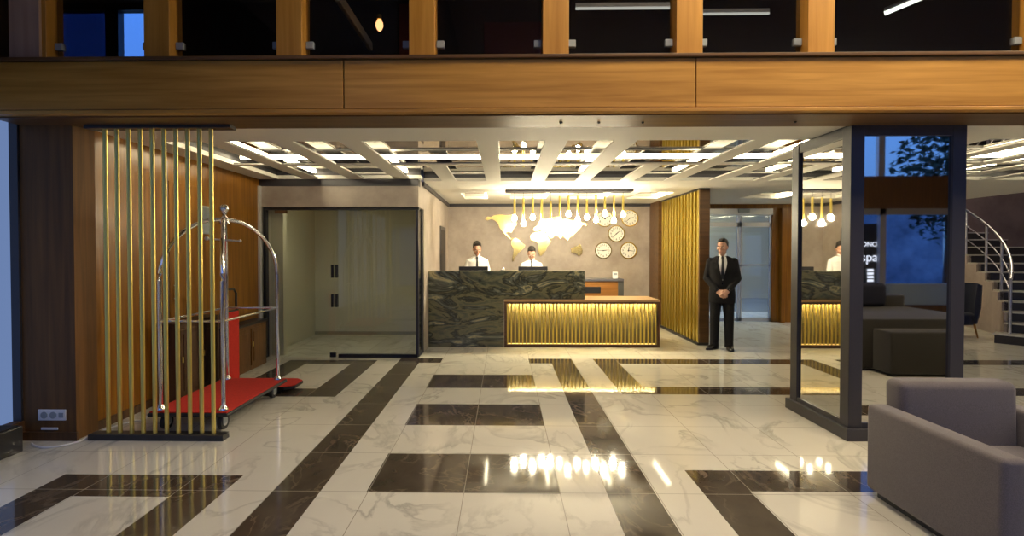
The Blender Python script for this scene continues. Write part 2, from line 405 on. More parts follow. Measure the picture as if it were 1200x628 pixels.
# ================================================================ LAMPS OF THE LOBBY
def panel_lamp(x0, x1, y0, y1, z, label, group=None):
    t = thing('ceiling_lamp', label, 'lamp', ((x0 + x1) / 2, (y0 + y1) / 2, z), group)
    B(x0, x1, y0, y1, z + .02, z + .06).build('housing', P_alu, t)
    B(x0 + .03, x1 - .03, y0 + .03, y1 - .03, z, z + .02).build('diffuser', E_lamp, t)
    MB().rod((x0 + .2, y0 + .2, z + .06), (x0 + .2, y0 + .2, 5.3), .008).build('cable', P_black, t); MB().rod((x1 - .2, y0 + .2, z + .06), (x1 - .2, y0 + .2, 5.3), .008).build('cable', P_black, t)
    return t
for i, (x, y) in enumerate(((.6, 1.9), (3.0, 1.9), (5.4, 1.9))):
    panel_lamp(x, x + 1.9, y, y + 1.1, 5.1, 'long warm lamp hung high over the lobby in front of the balcony', 'lobby ceiling lamps')

t = thing('office_lamp', 'flat ceiling lamp inside the glass office', 'lamp', (-2.4, 7.6, 2.45))
B(-3.1, -1.7, 7.45, 7.75, 2.42, 2.448).build('housing', P_alu, t); B(-3.07, -1.73, 7.47, 7.73, 2.41, 2.42).build('diffuser', emit('office_light', (1, .90, .64), 3.4), t)
t = thing('street_fill_lamp', 'added cool fill lamp under the canopy outside the entrance door', 'lamp', (5.2, 14.0, 4.2))  # added fill lamp, brightens the wall seen through the entrance door
B(4.2, 6.2, 13.7, 14.3, 4.2, 4.25).build('housing', P_alu, t); B(4.25, 6.15, 13.75, 14.25, 4.19, 4.2).build('diffuser', emit('canopy_fill_light', (.86, 1, .95), 32), t)
MB().rod((5.2, 14, 4.25), (5.2, 14, 4.995), .03).build('stem', P_alu, t)
# ================================================================ BALCONY: posts, glass, room behind
PX_ = [-3.70, -2.70, -1.665, -.635, .395, 1.415, 2.41, 4.09]
names = ['at the far end beside its painted lit side', 'second from the pale end, lit orange', 'third along, beside the pane with the glowing bulb', 'with a vertical seam, fourth along the balcony',
         'above the bright middle fascia board', 'standing over the joint of two fascia boards', 'above the far corner of the mirrored column', 'past the mirrored column, last along the balcony']
for x, nme in zip(PX_, names):
    wd = .13 if x < -3.5 else .10
    mb = MB().box(x - wd, x + wd, 3.86, 4.02, 3.015, 5.29, .004); 
    o = mb.build('balcony_post', W_post); tag(o, 'upright timber balcony post ' + nme, 'post', 'timber posts of the balcony')
W_lit = wood('lit_post_wood', (.40, .26, .19), (.50, .34, .25), 'z', .5)  # lit side of the end post, put into a paler wood colour
o = tag(B(-3.84, -3.60, 3.835, 3.858, 3.015, 5.29, .003).build('lit_post_face', W_lit), 'pale pinkish board painted as the lit side of the balcony end post', 'board')
gl_n = ['between the two end posts, blue reflection modelled behind it', 'second bay, mostly dark', 'bay with the glowing bulb behind it', 'bay with the dark red panel behind it', 'bay over the middle of the fascia', 'bay left of the mirrored column', 'widest bay over the mirrored column']
for i, (a, b) in enumerate(zip(PX_, PX_[1:])):
    a0, b0 = a + (.145 if i == 0 else .115), b - .115
    t = thing('balcony_glass', 'clear balcony glass pane, ' + gl_n[i], 'glass pane', ((a0 + b0) / 2, 3.95, 3.015), 'glass panes of the balcony')
    B(a0, b0, 3.945, 3.955, 3.017, 4.05).build('pane', G_smoke, t)
    for x in (a0 - .012, b0 - .048):
        B(x, x + .06, 3.93, 3.97, 3.15, 3.205, .004).build('clamp', P_grey, t)
o = tag(B(-2.03, -1.97, 6.0, 7.49, 4.55, 4.68, .01).build('ceiling_beam', plain('grey_beam', (.55, .56, .42), .5)), 'grey sloping beam seen through the balcony glass beside the bulb', 'beam')
t = thing('filament_pendant', 'single glowing filament pendant hanging in the dark mezzanine', 'pendant lamp', (-1.62, 6.5, 5.3))
MB().rod((-1.62, 6.5, 5.3), (-1.62, 6.5, 4.62), .006).build('cable', P_black, t)
MB().lathe([(.015, .07), (.03, .06), (.035, 0)], (-1.62, 6.5, 4.56)).build('socket', P_brass, t, 40)
MB().lathe([(.02, 0), (.045, -.04), (.05, -.08), (.03, -.13), (.008, -.15)], (-1.62, 6.5, 4.56), 16).build('bulb', emit('filament_light', (1, .42, .16), 2.0), t, 60)
P_dred = plain('dark_red_paint', (.10, .012, .014), .6)
tag(B(-.3, .58, 7.44, 7.49, 4.2, 4.95, .01).build('wall_panel', P_dred), 'dark red panel on the mezzanine wall behind the glass', 'wall panel')
tag(B(-1.55, -1.22, 7.38, 7.49, 3.6, 5.2, .01).build('curtain_panel', plain('red_brown_cloth', (.16, .04, .03), .8)), 'narrow reddish panel on mezzanine wall near the bulb', 'wall panel')
lk = [(.85, 2.2, 6.0, 4.46, 'thin white light line in the bay over the middle fascia'), (2.5, 3.4, 6.5, 4.62, 'thin short light line in the bay left of the column')]
for x0, x1, y, z, lb in lk:
    t = thing('linear_lamp', lb, 'lamp', ((x0 + x1) / 2, y, z)); B(x0, x1, y, y + .03, z, z + .05).build('housing', P_alu, t)
    B(x0, x1, y, y + .03, z - .02, z).build('diffuser', emit('dim_line_light', (.9, .9, .75), .45), t)
    MB().rod((x0 + .1, y + .015, z + .05), (x0 + .1, y + .015, 5.3), .004).build('cable', P_black, t); MB().rod((x1 - .1, y + .015, z + .05), (x1 - .1, y + .015, 5.3), .004).build('cable', P_black, t)
t = thing('slanted_lamp', 'bright slanted light tube over the widest balcony bay', 'lamp', (5.4, 6.2, 4.5))
MB().rod((5.15, 6.9, 4.78), (5.75, 6.4, 4.95), .03).build('diffuser', emit('cool_line_light', (.9, 1, .8), 1.6), t)
MB().rod((5.15, 6.9, 4.82), (5.75, 6.4, 4.99), .034).rod((5.3, 6.78, 4.84), (5.3, 6.78, 5.3), .005).build('housing', P_alu, t)
o = st(B(-7.15, -5.2, 7.56, 7.58, 4.4, 5.2).build('window_6', G_clear))  # window added to imitate the blue reflection in the balcony glass
B(-7.15, -5.93, 7.53, 7.54, 4.4, 5.2).build('dimming_pane', glass('dimming_glass', (.13, .15, .22)), o)  # dark pane added to dim part of that imitated reflection
f = MB()
for x in (-7.08, -5.93, -5.27): f.box(x - .10, x + .10, 7.5, 7.62, 4.4, 5.2)
f.build('window_frame', P_black, o)

# ================================================================ BRASS SCREEN AND TIMBER WALL FITTINGS
t = thing('brass_screen', 'screen of ten upright brass rods on a black floor plate', 'screen', (-2.85, 4.07, 0))
B(-3.42, -2.30, 4.02, 4.12, 0, .05, .004).build('base_plate', P_black, t)
B(-3.42, -2.22, 4.02, 4.12, 2.555, 2.58, .003).build('top_plate', P_black, t)
for k in range(10):
    x = -3.284 + .0978 * k
    MB().rod((x, 4.07, .05), (x, 4.07, 2.556), .0165, n=20).build('rod', P_brass, t, 40)
t = thing('socket_plate', 'white plate with two round sockets on the dark timber pillar', 'socket', (-3.72, 4.03, .17))
B(-3.83, -3.60, 4.018, 4.03, .165, .255, .004).build('plate', P_plast, t)
for x in (-3.775, -3.70): MB().rod((x, 4.018, .21), (x, 4.012, .21), .028, n=20).build('socket_hole', P_grey, t)
B(-3.655, -3.615, 4.014, 4.019, .19, .23, .002).build('data_port', P_grey, t)
tag(B(-3.81, -3.67, 4.022, 4.03, .085, .105, .003).build('label_strip', P_plast), 'small white strip below the sockets on the dark pillar', 'label strip')
cb = [(-3.80, 3.93, .010), (-3.72, 3.88, .010), (-3.60, 3.85, .010), (-3.51, 3.89, .010), (-3.455, 3.99, .008), (-3.455, 4.06, .012), (-3.46, 4.2, .012), (-3.38, 4.45, .012), (-3.30, 4.5, .012), (-3.40, 4.75, .012), (-3.28, 4.92, .012)]
def smooth_pts(p, n=5):
    p = [Vector(q) for q in p]; out = []
    for i in range(len(p) - 1):
        a, b, c, d = p[max(i - 1, 0)], p[i], p[i + 1], p[min(i + 2, len(p) - 1)]
        for k in range(n):
            u = k / n; out.append(.5 * ((2 * b) + (c - a) * u + (2 * a - 5 * b + 4 * c - d) * u * u + (3 * b - a - 3 * c + d) * u ** 3))
    return out + [p[-1]]
tag(MB().path(smooth_pts(cb), .008, 8).build('power_cable', P_plast, None, 60), 'thin white cable lying on the floor beside the brass screen', 'cable')
t = thing('window_planter', 'black box planter on the floor beside the blue window', 'planter', (-3.85, 2.6, 0))
mb = MB().box(-3.95, -3.74, 1.2, 3.80, 0, .2, .006); mb.build('trough', P_black, t)
B(-3.93, -3.76, 1.22, 3.78, .2, .208).build('soil', plain('dark_soil', (.02, .016, .012), .9), t)
st(B(WX, WX + .02, 5.16, 5.2, 0, 2.5).build('trim_wall', plain('bronze_strip', (.20, .15, .12), .35, .4)))
st(B(WX, WX + .025, 4.03, 7.2, 0, .07).build('baseboard_left', W_dk))
dm = B(WX, WX + .015, 5.22, 5.70, .07, 2.3, .003).build('door_1', W_wall); st(dm)
MB().rod((WX + .05, 5.29, 1.02), (WX + .05, 5.29, 1.22), .011).rod((WX + .012, 5.29, 1.05), (WX + .05, 5.29, 1.05), .007).rod((WX + .012, 5.29, 1.19), (WX + .05, 5.29, 1.19), .007).build('door_handle', P_steel, dm, 40)
t = thing('wall_reader', 'pale grey panel fixed high on the timber wall behind the cart', 'wall panel', (WX + .03, 5.84, 1.76))
B(WX, WX + .035, 5.75, 5.94, 1.76, 2.09, .006).build('casing', P_grey, t)
B(WX + .035, WX + .039, 5.77, 5.92, 1.90, 2.07, .002).build('screen', plain('grey_screen', (.22, .25, .26), .25), t)
st(B(-3.62, -3.52, 7.14, 7.2, 0, 2.5).build('trim_jamb', plain('pale_jamb', (.55, .53, .5), .4)))

# low cabinets along the timber wall
def carved_cab(y0, y1, h, d, mat, name, label):
    t = thing(name, label, 'cabinet', (WX + d / 2 + .03, (y0 + y1) / 2, 0)); x0, x1 = WX + .03, WX + d
    B(x0, x1, y0, y1, .0, h - .03, .004).build('body', mat, t)
    B(x0, x1 + .02, y0 - .015, y1 + .015, h - .03, h, .004).build('top', P_black if mat is not W_dk else W_dk, t)
    n = 2
    for k in range(n):
        a = y0 + .03 + k * (y1 - y0 - .03) / n; b = a + (y1 - y0 - .03) / n - .03
        dr = B(x1, x1 + .014, a, b, .06, h - .07, .004).build('door', mat, t)
        f = MB().box(x1 + .014, x1 + .022, a + .05, b - .05, .11, h - .12, .006); f.build('raised_panel', mat, dr)
        B(x1 + .014, x1 + .03, a + .02, a + .032, h * .5, h * .5 + .06, .003).build('handle', P_brass, dr)
    return t
carved_cab(6.0, 6.9, .62, .23, wood('cabinet_wood', (.10, .045, .014), (.22, .10, .03), 'z', .4), 'carved_cabinet', 'low carved wooden cabinet behind the red trolley')
carved_cab(5.0, 5.75, .82, .23, W_dk, 'dark_cabinet', 'tall dark wooden cabinet beside the luggage cart against timber wall')

# ================================================================ LUGGAGE CART
t = thing('luggage_cart', 'chrome birdcage luggage cart with crossed arches and red carpet deck', 'luggage cart', (-2.72, 4.8, 0))
X0, X1, Y0, Y1 = -3.06, -2.36, 4.20, 5.38
dk = B(X0, X1, Y0, Y1, .135, .168, .012).build('deck', P_rub, t)
B(X0 + .012, X1 - .012, Y0 + .012, Y1 - .012, .168, .178, .004).build('carpet', P_red, t)
px = (-2.985, -2.435); py = (4.27, 5.31); cx, cy0 = sum(px) / 2, sum(py) / 2
for x in px:
    for y in py:
        pts = [(x, y, .178), (x, y, .8), (x, y, 1.30)]
        for k in range(1, 15):
            a = k / 14 * math.pi / 2
            pts.append((x + (cx - x) * (1 - math.cos(a)) * .97, y + (cy0 - y) * (1 - math.cos(a)) * .97, 1.30 + .56 * math.sin(a)))
        o = MB().path(pts, .019, 14).build('arch_post', P_chrome, t, 50)
        MB().lathe([(.042, 0), (.042, .012), (.028, .03), (.022, .045)], (x, y, .178), 18).build('foot_collar', P_chrome, o, 40)
for (a, b) in (((px[0], py[0]), (px[1], py[0])), ((px[0], py[1]), (px[1], py[1])), ((px[0], py[0]), (px[0], py[1])), ((px[1], py[0]), (px[1], py[1]))):
    MB().rod((*a, .95), (*b, .95), .011).build('side_rail', P_chrome, t, 40)
MB().lathe([(.045, 0), (.05, .02), (.04, .06), (.022, .075), (.018, .095), (.03, .105), (.018, .115)], (cx, cy0, 1.815), 22).ball((cx, cy0, 1.965), .043, 20, 14).build('crown_finial', P_chrome, t, 40)
MB().rod((cx, cy0, 1.83), (cx, cy0, 1.66), .010).rod((cx - .16, cy0, 1.675), (cx + .15, cy0, 1.655), .009).ball((cx - .17, cy0, 1.68), .022).ball((cx + .155, cy0, 1.655), .015).build('hanger_bar', P_steel, t, 40)
for x in (X0 + .10, X1 - .10):
    for y in (Y0 + .10, Y1 - .14):
        k = MB().box(x - .022, x + .022, y - .03, y + .03, .12, .135).box(x - .026, x - .02, y - .03, y + .035, .055, .13).box(x + .02, x + .026, y - .03, y + .035, .055, .13).build('caster', P_grey, t)
        MB().rod((x - .018, y + .01, .065), (x + .018, y + .01, .065), .065, n=24).build('wheel', P_rub, k, 40)
        MB().rod((x - .021, y + .01, .065), (x + .021, y + .01, .065), .035, n=16).build('hub', P_alu, k, 40)

t = thing('platform_trolley', 'low flat trolley with red carpet deck and upright red back board', 'trolley', (-2.75, 5.62, 0))
pts = [(-3.2, 5.42), (-2.42, 5.42), (-2.33, 5.50), (-2.33, 5.72), (-2.42, 5.80), (-3.2, 5.80)]
MB().prism([(x, y, .03) for x, y in pts], (0, 0, .03)).build('deck', P_rub, t)
MB().prism([(x * .985 - .04, y * .98 + .112, .06) for x, y in pts], (0, 0, .008)).build('carpet', P_red, t)
B(-3.14, -3.115, 5.44, 5.80, .06, .88, .004).build('back_board', P_rub, t)
B(-3.115, -3.105, 5.455, 5.785, .07, .865, .003).build('board_carpet', P_red, t)
pts = [(-3.13, 5.47, .86), (-3.13, 5.47, 1.07), (-3.13, 5.52, 1.12), (-3.13, 5.72, 1.12), (-3.13, 5.77, 1.07), (-3.13, 5.77, .86)]
MB().path(pts, .013, 10).build('handle', P_black, t, 50)
for x in (-3.1, -2.5):
    for y in (5.48, 5.74): MB().rod((x, y - .012, .03), (x, y + .012, .03), .03, n=16).build('wheel', P_rub, t, 40)

# ================================================================ GLASS OFFICE FRONT
o = thing('glass_office_front', 'glass office front with a hinged door and black frame', 'glass front', (-2.4, 7.28, 0))
B(-3.52, -1.24, 7.24, 7.32, 2.16, 2.2, .003).build('head_rail', P_black, o)
B(-3.52, -3.48, 7.24, 7.32, 0, 2.16, .003).build('jamb', P_black, o)
dr = B(-3.42, -2.475, 7.275, 7.285, .012, 2.155).build('door', G_clear, o)
B(-3.36, -3.18, 7.262, 7.298, 2.11, 2.158, .003).build('top_patch', plain('brown_patch', (.16, .08, .035), .4), dr)
B(-2.56, -2.475, 7.262, 7.298, .005, .07, .004).build('floor_lock', P_black, dr)
for z in (1.17, .74):
    for x in (-2.535, -2.475):
        B(x, x + .032, 7.25, 7.31, z, z + .19, .004).build('handle_plate', P_black, dr)
B(-2.47, -1.29, 7.275, 7.285, .05, 2.16).build('fixed_pane', G_clear, o)
B(-2.43, -1.26, 7.25, 7.31, 0, .05, .003).build('sill_rail', P_black, o)
B(-1.275, -1.265, 7.30, 7.64, .05, 2.16).build('side_pane', G_clear, o)
B(-1.29, -1.25, 7.25, 7.29, .05, 2.16, .002).build('corner_post', P_frame, o)
B(-1.30, -1.25, 7.62, 7.68, 0, 2.2, .002).build('end_post', P_black, o)
B(-1.29, -1.25, 7.29, 7.62, 0, .05, .002).build('side_rail', P_black, o)

# ================================================================ RECEPTION
t = thing('marble_counter', 'tall reception counter clad in dark green marble', 'counter', (-.6, 8.3, 0))
B(-1.235, -.005, 8.10, 8.55, 0, 1.235, .003).build('tall_block', M_green, t)
B(-.005, 1.31, 8.13, 8.55, .777, 1.235, .003).build('upper_block', M_green, t)
t = thing('back_worktop', 'wooden worktop behind the marble counter carrying the monitors', 'worktop', (-.2, 8.9, 0))
B(-1.2, 1.31, 8.80, 9.0, .70, .74, .003).build('top', W_desk, t)
B(-1.2, -.02, 8.56, 8.80, .70, .74, .003).build('return_top', W_desk, t)
for x in (-1.19, 1.28): B(x, x + .02, 8.82, 8.98, 0, .70).build('leg', W_dk, t)
t = thing('brass_desk', 'low desk fronted by lit brass slats in a dark frame', 'desk', (1.25, 8.35, 0))
dx0, dx1, dz = 0, 2.51, .775
B(dx0, dx1, 8.08, 8.78, dz - .035, dz, .003).build('desk_top', wood('desk_top_wood', (.42, .25, .11), (.56, .36, .18), 'x', .3), t)
f = MB(); f.box(dx0, dx0 + .04, 8.08, 8.2, 0, dz - .035); f.box(dx1 - .04, dx1, 8.08, 8.78, 0, dz - .035); f.box(dx0 + .04, dx1 - .04, 8.08, 8.2, 0, .045); f.box(dx0 + .04, dx1 - .04, 8.079, 8.1, dz - .07, dz - .035)
f.build('frame', wood('frame_wood', (.055, .022, .008), (.10, .042, .014), 'x', .4), t)
B(dx0 + .04, dx1 - .04, 8.19, 8.2, .045, dz - .035).build('back_sheet', plain('dull_brass_sheet', (.10, .08, .03), .55, 0), t)
B(dx0 + .05, dx1 - .05, 8.125, 8.18, dz - .05, dz - .036).build('led_strip', E_desk, t)
B(dx0 + .05, dx1 - .05, 8.15, 8.165, .046, .052).build('lower_led_strip', emit('low_led', (1, .62, .16), 2.0), t)
n = 40
for k in range(n):
    x = dx0 + .055 + (dx1 - dx0 - .11) * k / (n - 1)
    B(x - .011, x + .011, 8.10, 8.12, .045, dz - .072, .002).build('slat', P_slat, t)
t = thing('back_credenza', 'wooden cabinet with a grey top behind the brass desk', 'cabinet', (1.6, 9.75, 0))
B(.9, 2.18, 9.6, 10.0, .70, .985).build('body', wood('credenza_wood', (.22, .09, .02), (.36, .16, .04), 'x', .4), t)
B(.9, 2.29, 9.58, 10.02, .985, 1.03, .003).build('top', plain('slate_top', (.10, .095, .11), .4), t)
B(2.18, 2.29, 9.59, 10.02, 0, .985, .003).build('end_panel', plain('slate_side', (.07, .07, .065), .4), t)
B(.9, 2.18, 9.6, 10.0, 0, .70).build('lower_body', W_dk, t)
B(1.5, 1.85, 9.592, 9.601, .76, .88, .002).build('niche', P_black, t)
t = thing('card_holder', 'small white box standing on the grey topped cabinet', 'box', (2.15, 9.75, 1.03))
B(2.11, 2.20, 9.70, 9.79, 1.03, 1.16, .008).build('casing', P_plast, t)
B(2.125, 2.185, 9.696, 9.701, 1.10, 1.14, .001).build('display', P_grey, t)
for i, (x, lb) in enumerate(((-.55, 'black monitor top edge in front of the receptionist near the doorway'), (.51, 'black monitor top edge in front of the receptionist under the map'))):
    t = thing('monitor', lb, 'monitor', (x, 8.90, .74), 'reception monitors')
    B(x - .26, x + .26, 8.875, 8.905, .96, 1.29, .006).build('back_shell', P_black, t)
    B(x - .25, x + .25, 8.905, 8.908, .97, 1.275, .001).build('screen', plain('screen_glass', (.03, .035, .05), .1), t)
    MB().rod((x, 8.885, .745), (x, 8.885, 1.0), .022).box(x - .12, x + .12, 8.82, 8.98, .74, .752, .004).build('stand', P_black, t)
t = thing('desk_bell', 'small chrome bell on the marble counter between the receptionists', 'bell', (-.02, 8.3, 1.235))
MB().lathe([(.045, 0), (.045, .012)], (-.02, 8.3, 1.235)).build('base', P_black, t)
MB().lathe([(.04, .012), (.036, .03), (.022, .046), (.006, .052), (.006, .062)], (-.02, 8.3, 1.235)).build('dome', P_chrome, t, 50)
st(B(-1.24, -1.222, 9.6, 10.4, 0, 2.05, .002).build('door_2', P_frame))
st(B(-1.222, -1.215, 9.68, 10.32, 0, 1.98, .002).build('trim_door', P_darkroom))

# pendants
pxs = [603, 613.4, 624.3, 634.8, 645.3, 655.8, 666, 676.8, 687.3, 698, 708.3, 718.8, 729.4]
tops = [2.45, 2.47, 2.475, 2.455, 2.41, 2.50, 2.50, 2.50, 2.455, 2.52, 2.50, 2.51, 2.50]
blb = [2.12, 2.03, 2.135, 2.03, 2.05, 2.075, 2.19, 2.09, 2.135, 2.09, 2.20, 2.075, 2.18]
YP = 8.55
tag(B(.02, 2.17, 8.42, 8.68, 2.565, 2.6, .004).build('pendant_canopy', P_frame), 'long dark grey ceiling board the pendants hang from', 'ceiling board')
ordn = ['first', 'second', 'third', 'fourth', 'fifth', 'sixth', 'seventh', 'eighth', 'ninth', 'tenth', 'eleventh', 'twelfth', 'thirteenth']
for i in range(13):
    x = (pxs[i] - 591) * YP / 585
    t = thing('pendant_lamp', 'slim brass tube pendant with bare bulb, %s from the marble counter end' % ordn[i], 'pendant lamp', (x, YP, 2.565), 'brass tube pendants over reception')
    b = blb[i]
    MB().rod((x, YP, 2.566), (x, YP, tops[i]), .003, n=6).build('cable', P_black, t)
    MB().rod((x, YP, tops[i]), (x, YP, b + .055), .019, n=16).build('tube', P_brass, t, 40)
    MB().ball((x, YP, b), .043, 16, 12).rod((x, YP, b + .03), (x, YP, b + .06), .02).build('bulb', E_bulb, t, 60)

# world map of gold plates on the back wall
cont = {
 'north': [(75, 140), (100, 115), (130, 125), (165, 105), (230, 95), (290, 105), (330, 100), (370, 95), (390, 120), (375, 150), (350, 160), (362, 175), (385, 170), (395, 200), (365, 225), (345, 260), (335, 280), (320, 266), (290, 270), (284, 290), (302, 300), (330, 335), (345, 345), (320, 337), (275, 300), (250, 265), (215, 230), (205, 190), (180, 165), (140, 140), (95, 158)],
 'south': [(345, 350), (380, 330), (420, 355), (445, 385), (475, 405), (465, 430), (440, 455), (410, 480), (390, 510), (370, 530), (360, 565), (345, 570), (345, 530), (355, 490), (360, 450), (335, 400), (335, 370)],
 'africa': [(525, 320), (545, 290), (600, 275), (640, 270), (690, 285), (700, 320), (720, 350), (735, 365), (715, 395), (690, 425), (690, 450), (665, 480), (640, 512), (620, 510), (605, 460), (610, 420), (600, 380), (570, 365), (535, 350)],
 'eurasia': [(560, 255), (565, 225), (590, 215), (600, 190), (610, 172), (640, 155), (680, 140), (730, 130), (800, 118), (850, 138), (900, 140), (950, 158), (1000, 155), (1040, 172), (1100, 190), (1090, 215), (1050, 200), (1020, 240), (985, 275), (950, 310), (920, 325), (905, 362), (880, 340), (850, 310), (832, 345), (800, 308), (770, 303), (752, 330), (722, 338), (702, 300), (690, 272), (640, 262), (622, 250), (590, 266)],
 'australia': [(935, 440), (975, 415), (1005, 415), (1020, 390), (1035, 410), (1050, 460), (1045, 495), (1015, 515), (985, 490), (940, 480)],
}
t = thing('world_map', 'gold metal world map of separate land plates on the plaster wall', 'wall map', (.8, 10.98, 1.5))
YM = 10.95
for nme, pts in cont.items():
    q = [(((560 + a / 8.571) - 591) * YM / 585, YM, 1.55 + (295 - (240 + b / 8.571)) * YM / 585) for a, b in pts]
    mb = MB().prism(q, (0, .045, 0)); o = mb.build('continent_plate', P_gold, t)

# clocks
def clock(px, py, hh, mm, label):
    Yc = 10.99; x = (px - 591) * Yc / 585; z = 1.55 + (295 - py) * Yc / 585
    t = thing('wall_clock', label, 'clock', (x, Yc, z - .18), 'gold rimmed wall clocks')
    def disc(r0, y0, y1, r1=None, n=40): return MB().rod((x, y1, z), (x, y0, z), r0, r1, n)
    disc(.183, Yc - .03, Yc).build('rim', P_gold, t, 40)
    disc(.162, Yc - .036, Yc - .0301).build('face', plain('clock_face', (.85, .84, .78), .5), t, 40)
    bmn = bmesh.new()
    for h in range(1, 13):
        a = R(90 - 30 * h); me = text_mesh(str(h), .062, .001)
        me.transform(Matrix.Translation((x + .122 * math.cos(a), Yc - .0375, z + .122 * math.sin(a))) @ Matrix.Rotation(R(90), 4, 'X')); bmn.from_mesh(me); D.meshes.remove(me)
    me = D.meshes.new('numerals'); bmn.to_mesh(me); bmn.free(); link_mesh('numerals', me, P_black, t)
    for ang, ln, wd, nme in ((90 - 30 * (hh + mm / 60), .085, .011, 'hour_hand'), (90 - 6 * mm, .125, .007, 'minute_hand')):
        a = R(ang); d = Vector((math.cos(a), 0, math.sin(a))); s = Vector((-d.z, 0, d.x)) * wd; c = Vector((x, Yc - .042, z))
        MB().prism([c - d * .02 - s, c + d * ln - s * .4, c + d * ln + s * .4, c - d * .02 + s], (0, .003, 0)).build(nme, P_black, t)
clock(708, 256.5, 10, 10, 'gold rimmed clock half hidden behind the pendants, top row nearer the map')
clock(737, 256, 2, 38, 'gold rimmed clock in the top row, farther from the map')
clock(721.5, 274, 1, 38, 'gold rimmed clock alone in the middle row')
clock(706.5, 293.5, 2, 45, 'gold rimmed clock in the bottom row, nearer the map')
clock(735.5, 293.5, 12, 16, 'gold rimmed clock in the bottom row, farther from the map')

# brass slatted partition
t = thing('slatted_partition', 'full height partition faced with upright gold slats beside the doorman', 'partition', (3.3, 9.3, 0))
B(3.27, 3.37, 8.34, 10.35, .0, 2.6).build('core', plain('old_gold_paint', (.30, .22, .05), .45, .5), t)
B(3.222, 3.39, 8.295, 8.34, .045, 2.57, .003).build('end_post', W_lip, t)
B(3.20, 3.39, 8.30, 10.35, 0, .045, .003).build('plinth', P_black, t)
B(3.21, 3.39, 8.30, 10.35, 2.57, 2.6, .003).build('top_rail', P_black, t)
for k in range(13):
    y = 8.345 + k * .155
    B(3.222, 3.27, y, y + .075, .045, 2.57, .002).build('slat', P_fin, t)
st(B(3.18, 3.27, 10.36, 10.98, 0, 2.6).build('column_corner', W_lip))

# sliding entrance door
t = thing('sliding_door', 'automatic glass sliding door in an aluminium frame behind the doorman', 'sliding door', (5.2, 11.15, 0))
B(4.5, 5.9, 11.06, 11.2, 2.36, 2.5, .004).build('header', P_alu, t)
B(5.13, 5.38, 11.03, 11.06, 2.41, 2.49, .006).build('sensor', P_grey, t)
for a, b in ((4.5, 5.19), (5.21, 5.9)):
    l_ = MB(); l_.box(a, a + .04, 11.12, 11.16, .01, 2.36); l_.box(b - .04, b, 11.12, 11.16, .01, 2.36); l_.box(a, b, 11.12, 11.16, .01, .09); l_.box(a, b, 11.12, 11.16, 2.10, 2.20); l_.box(a, b, 11.12, 11.16, 1.24, 1.27)
    fr_ = l_.build('leaf_frame', P_alu, t); B(a + .04, b - .04, 11.135, 11.145, .09, 2.36).build('leaf_glass', G_clear, fr_)
st(B(1, 11, 13.0, 17, 5.0, 5.1).build('ceiling_canopy', P_ceil))
# street outside the entrance
st(B(1, 12.8, 13.0, 17, -.12, 0).build('ground_outside', plain('wet_paving', (.16, .18, .20), .15)))
st(B(1, 11, 16.8, 17, 0, 5.0).build('wall_outside', plain('grey_render', (.50, .41, .27), .7)))

# ================================================================ MIRRORED COLUMN
t = thing('mirrored_column', 'square column clad in mirrors with a slate metal frame', 'column', (3.3, 4.55, 0))
cx0, cx1, cy0, cy1 = 2.83, 3.76, 4.13, 4.97
B(cx0 - .03, cx1 + .03, cy0 - .03, cy1 + .03, 0, .10, .004).build('plinth', P_frame, t)
B(cx0 + .03, cx1 - .03, cy0 + .03, cy1 - .03, .10, 2.6).build('core', P_black, t)
for x in (cx0, cx1 - .11):
    for y in (cy0, cy1 - .11): B(x, x + .11, y, y + .11, .10, 2.58, .004).build('frame_post', P_frame, t)
f = MB()
for z0, z1 in ((.10, .14), (2.50, 2.58)):
    f.box(cx0 + .11, cx1 - .11, cy0 + .005, cy0 + .1, z0, z1); f.box(cx0 + .005, cx0 + .1, cy0 + .11, cy1 - .11, z0, z1)
    f.box(cx0 + .11, cx1 - .11, cy1 - .1, cy1 - .005, z0, z1); f.box(cx1 - .1, cx1 - .005, cy0 + .11, cy1 - .11, z0, z1)
f.build('frame_rail', P_frame, t)
for q in ((cx0 + .11, cx1 - .11, cy0 + .022, cy0 + .03), (cx0 + .022, cx0 + .03, cy0 + .11, cy1 - .11), (cx0 + .11, cx1 - .11, cy1 - .03, cy1 - .022), (cx1 - .03, cx1 - .022, cy0 + .11, cy1 - .11)):
    B(*q, .14, 2.50).build('mirror_panel', MIR, t)

# ================================================================ SEATING
t = thing('armchair', 'boxy purple-grey fabric armchair in front of the mirrored column', 'armchair', (2.79, 2.78, 0))
ax0, ax1, ay0, ay1 = 2.31, 3.27, 2.33, 3.22
for a, b in ((ax0, ax0 + .13), (ax1 - .13, ax1)): MB().box(a, b, ay0, ay1 - .01, .045, .585, .028, 4).build('arm', F_gray, t, 50)
bk = MB().box(ax0 + .125, ax1 - .125, 3.06, ay1, .06, .75, .045, 5)
for v in bk.b.verts:
    if v.co.z > .4: v.co.y += (v.co.z - .4) * .06
bk.build('backrest', F_gray, t, 50)
MB().box(ax0 + .128, ax1 - .128, ay0 + .01, 3.08, .24, .375, .03, 4).build('seat_cushion', F_gray, t, 50)
B(ax0 + .1, ax1 - .1, ay0 + .03, 3.12, .05, .245, .01).build('seat_base', F_gray, t)
B(ax0 + .05, ax1 - .05, ay0 + .05, ay1 - .05, 0, .06).build('plinth', P_black, t)

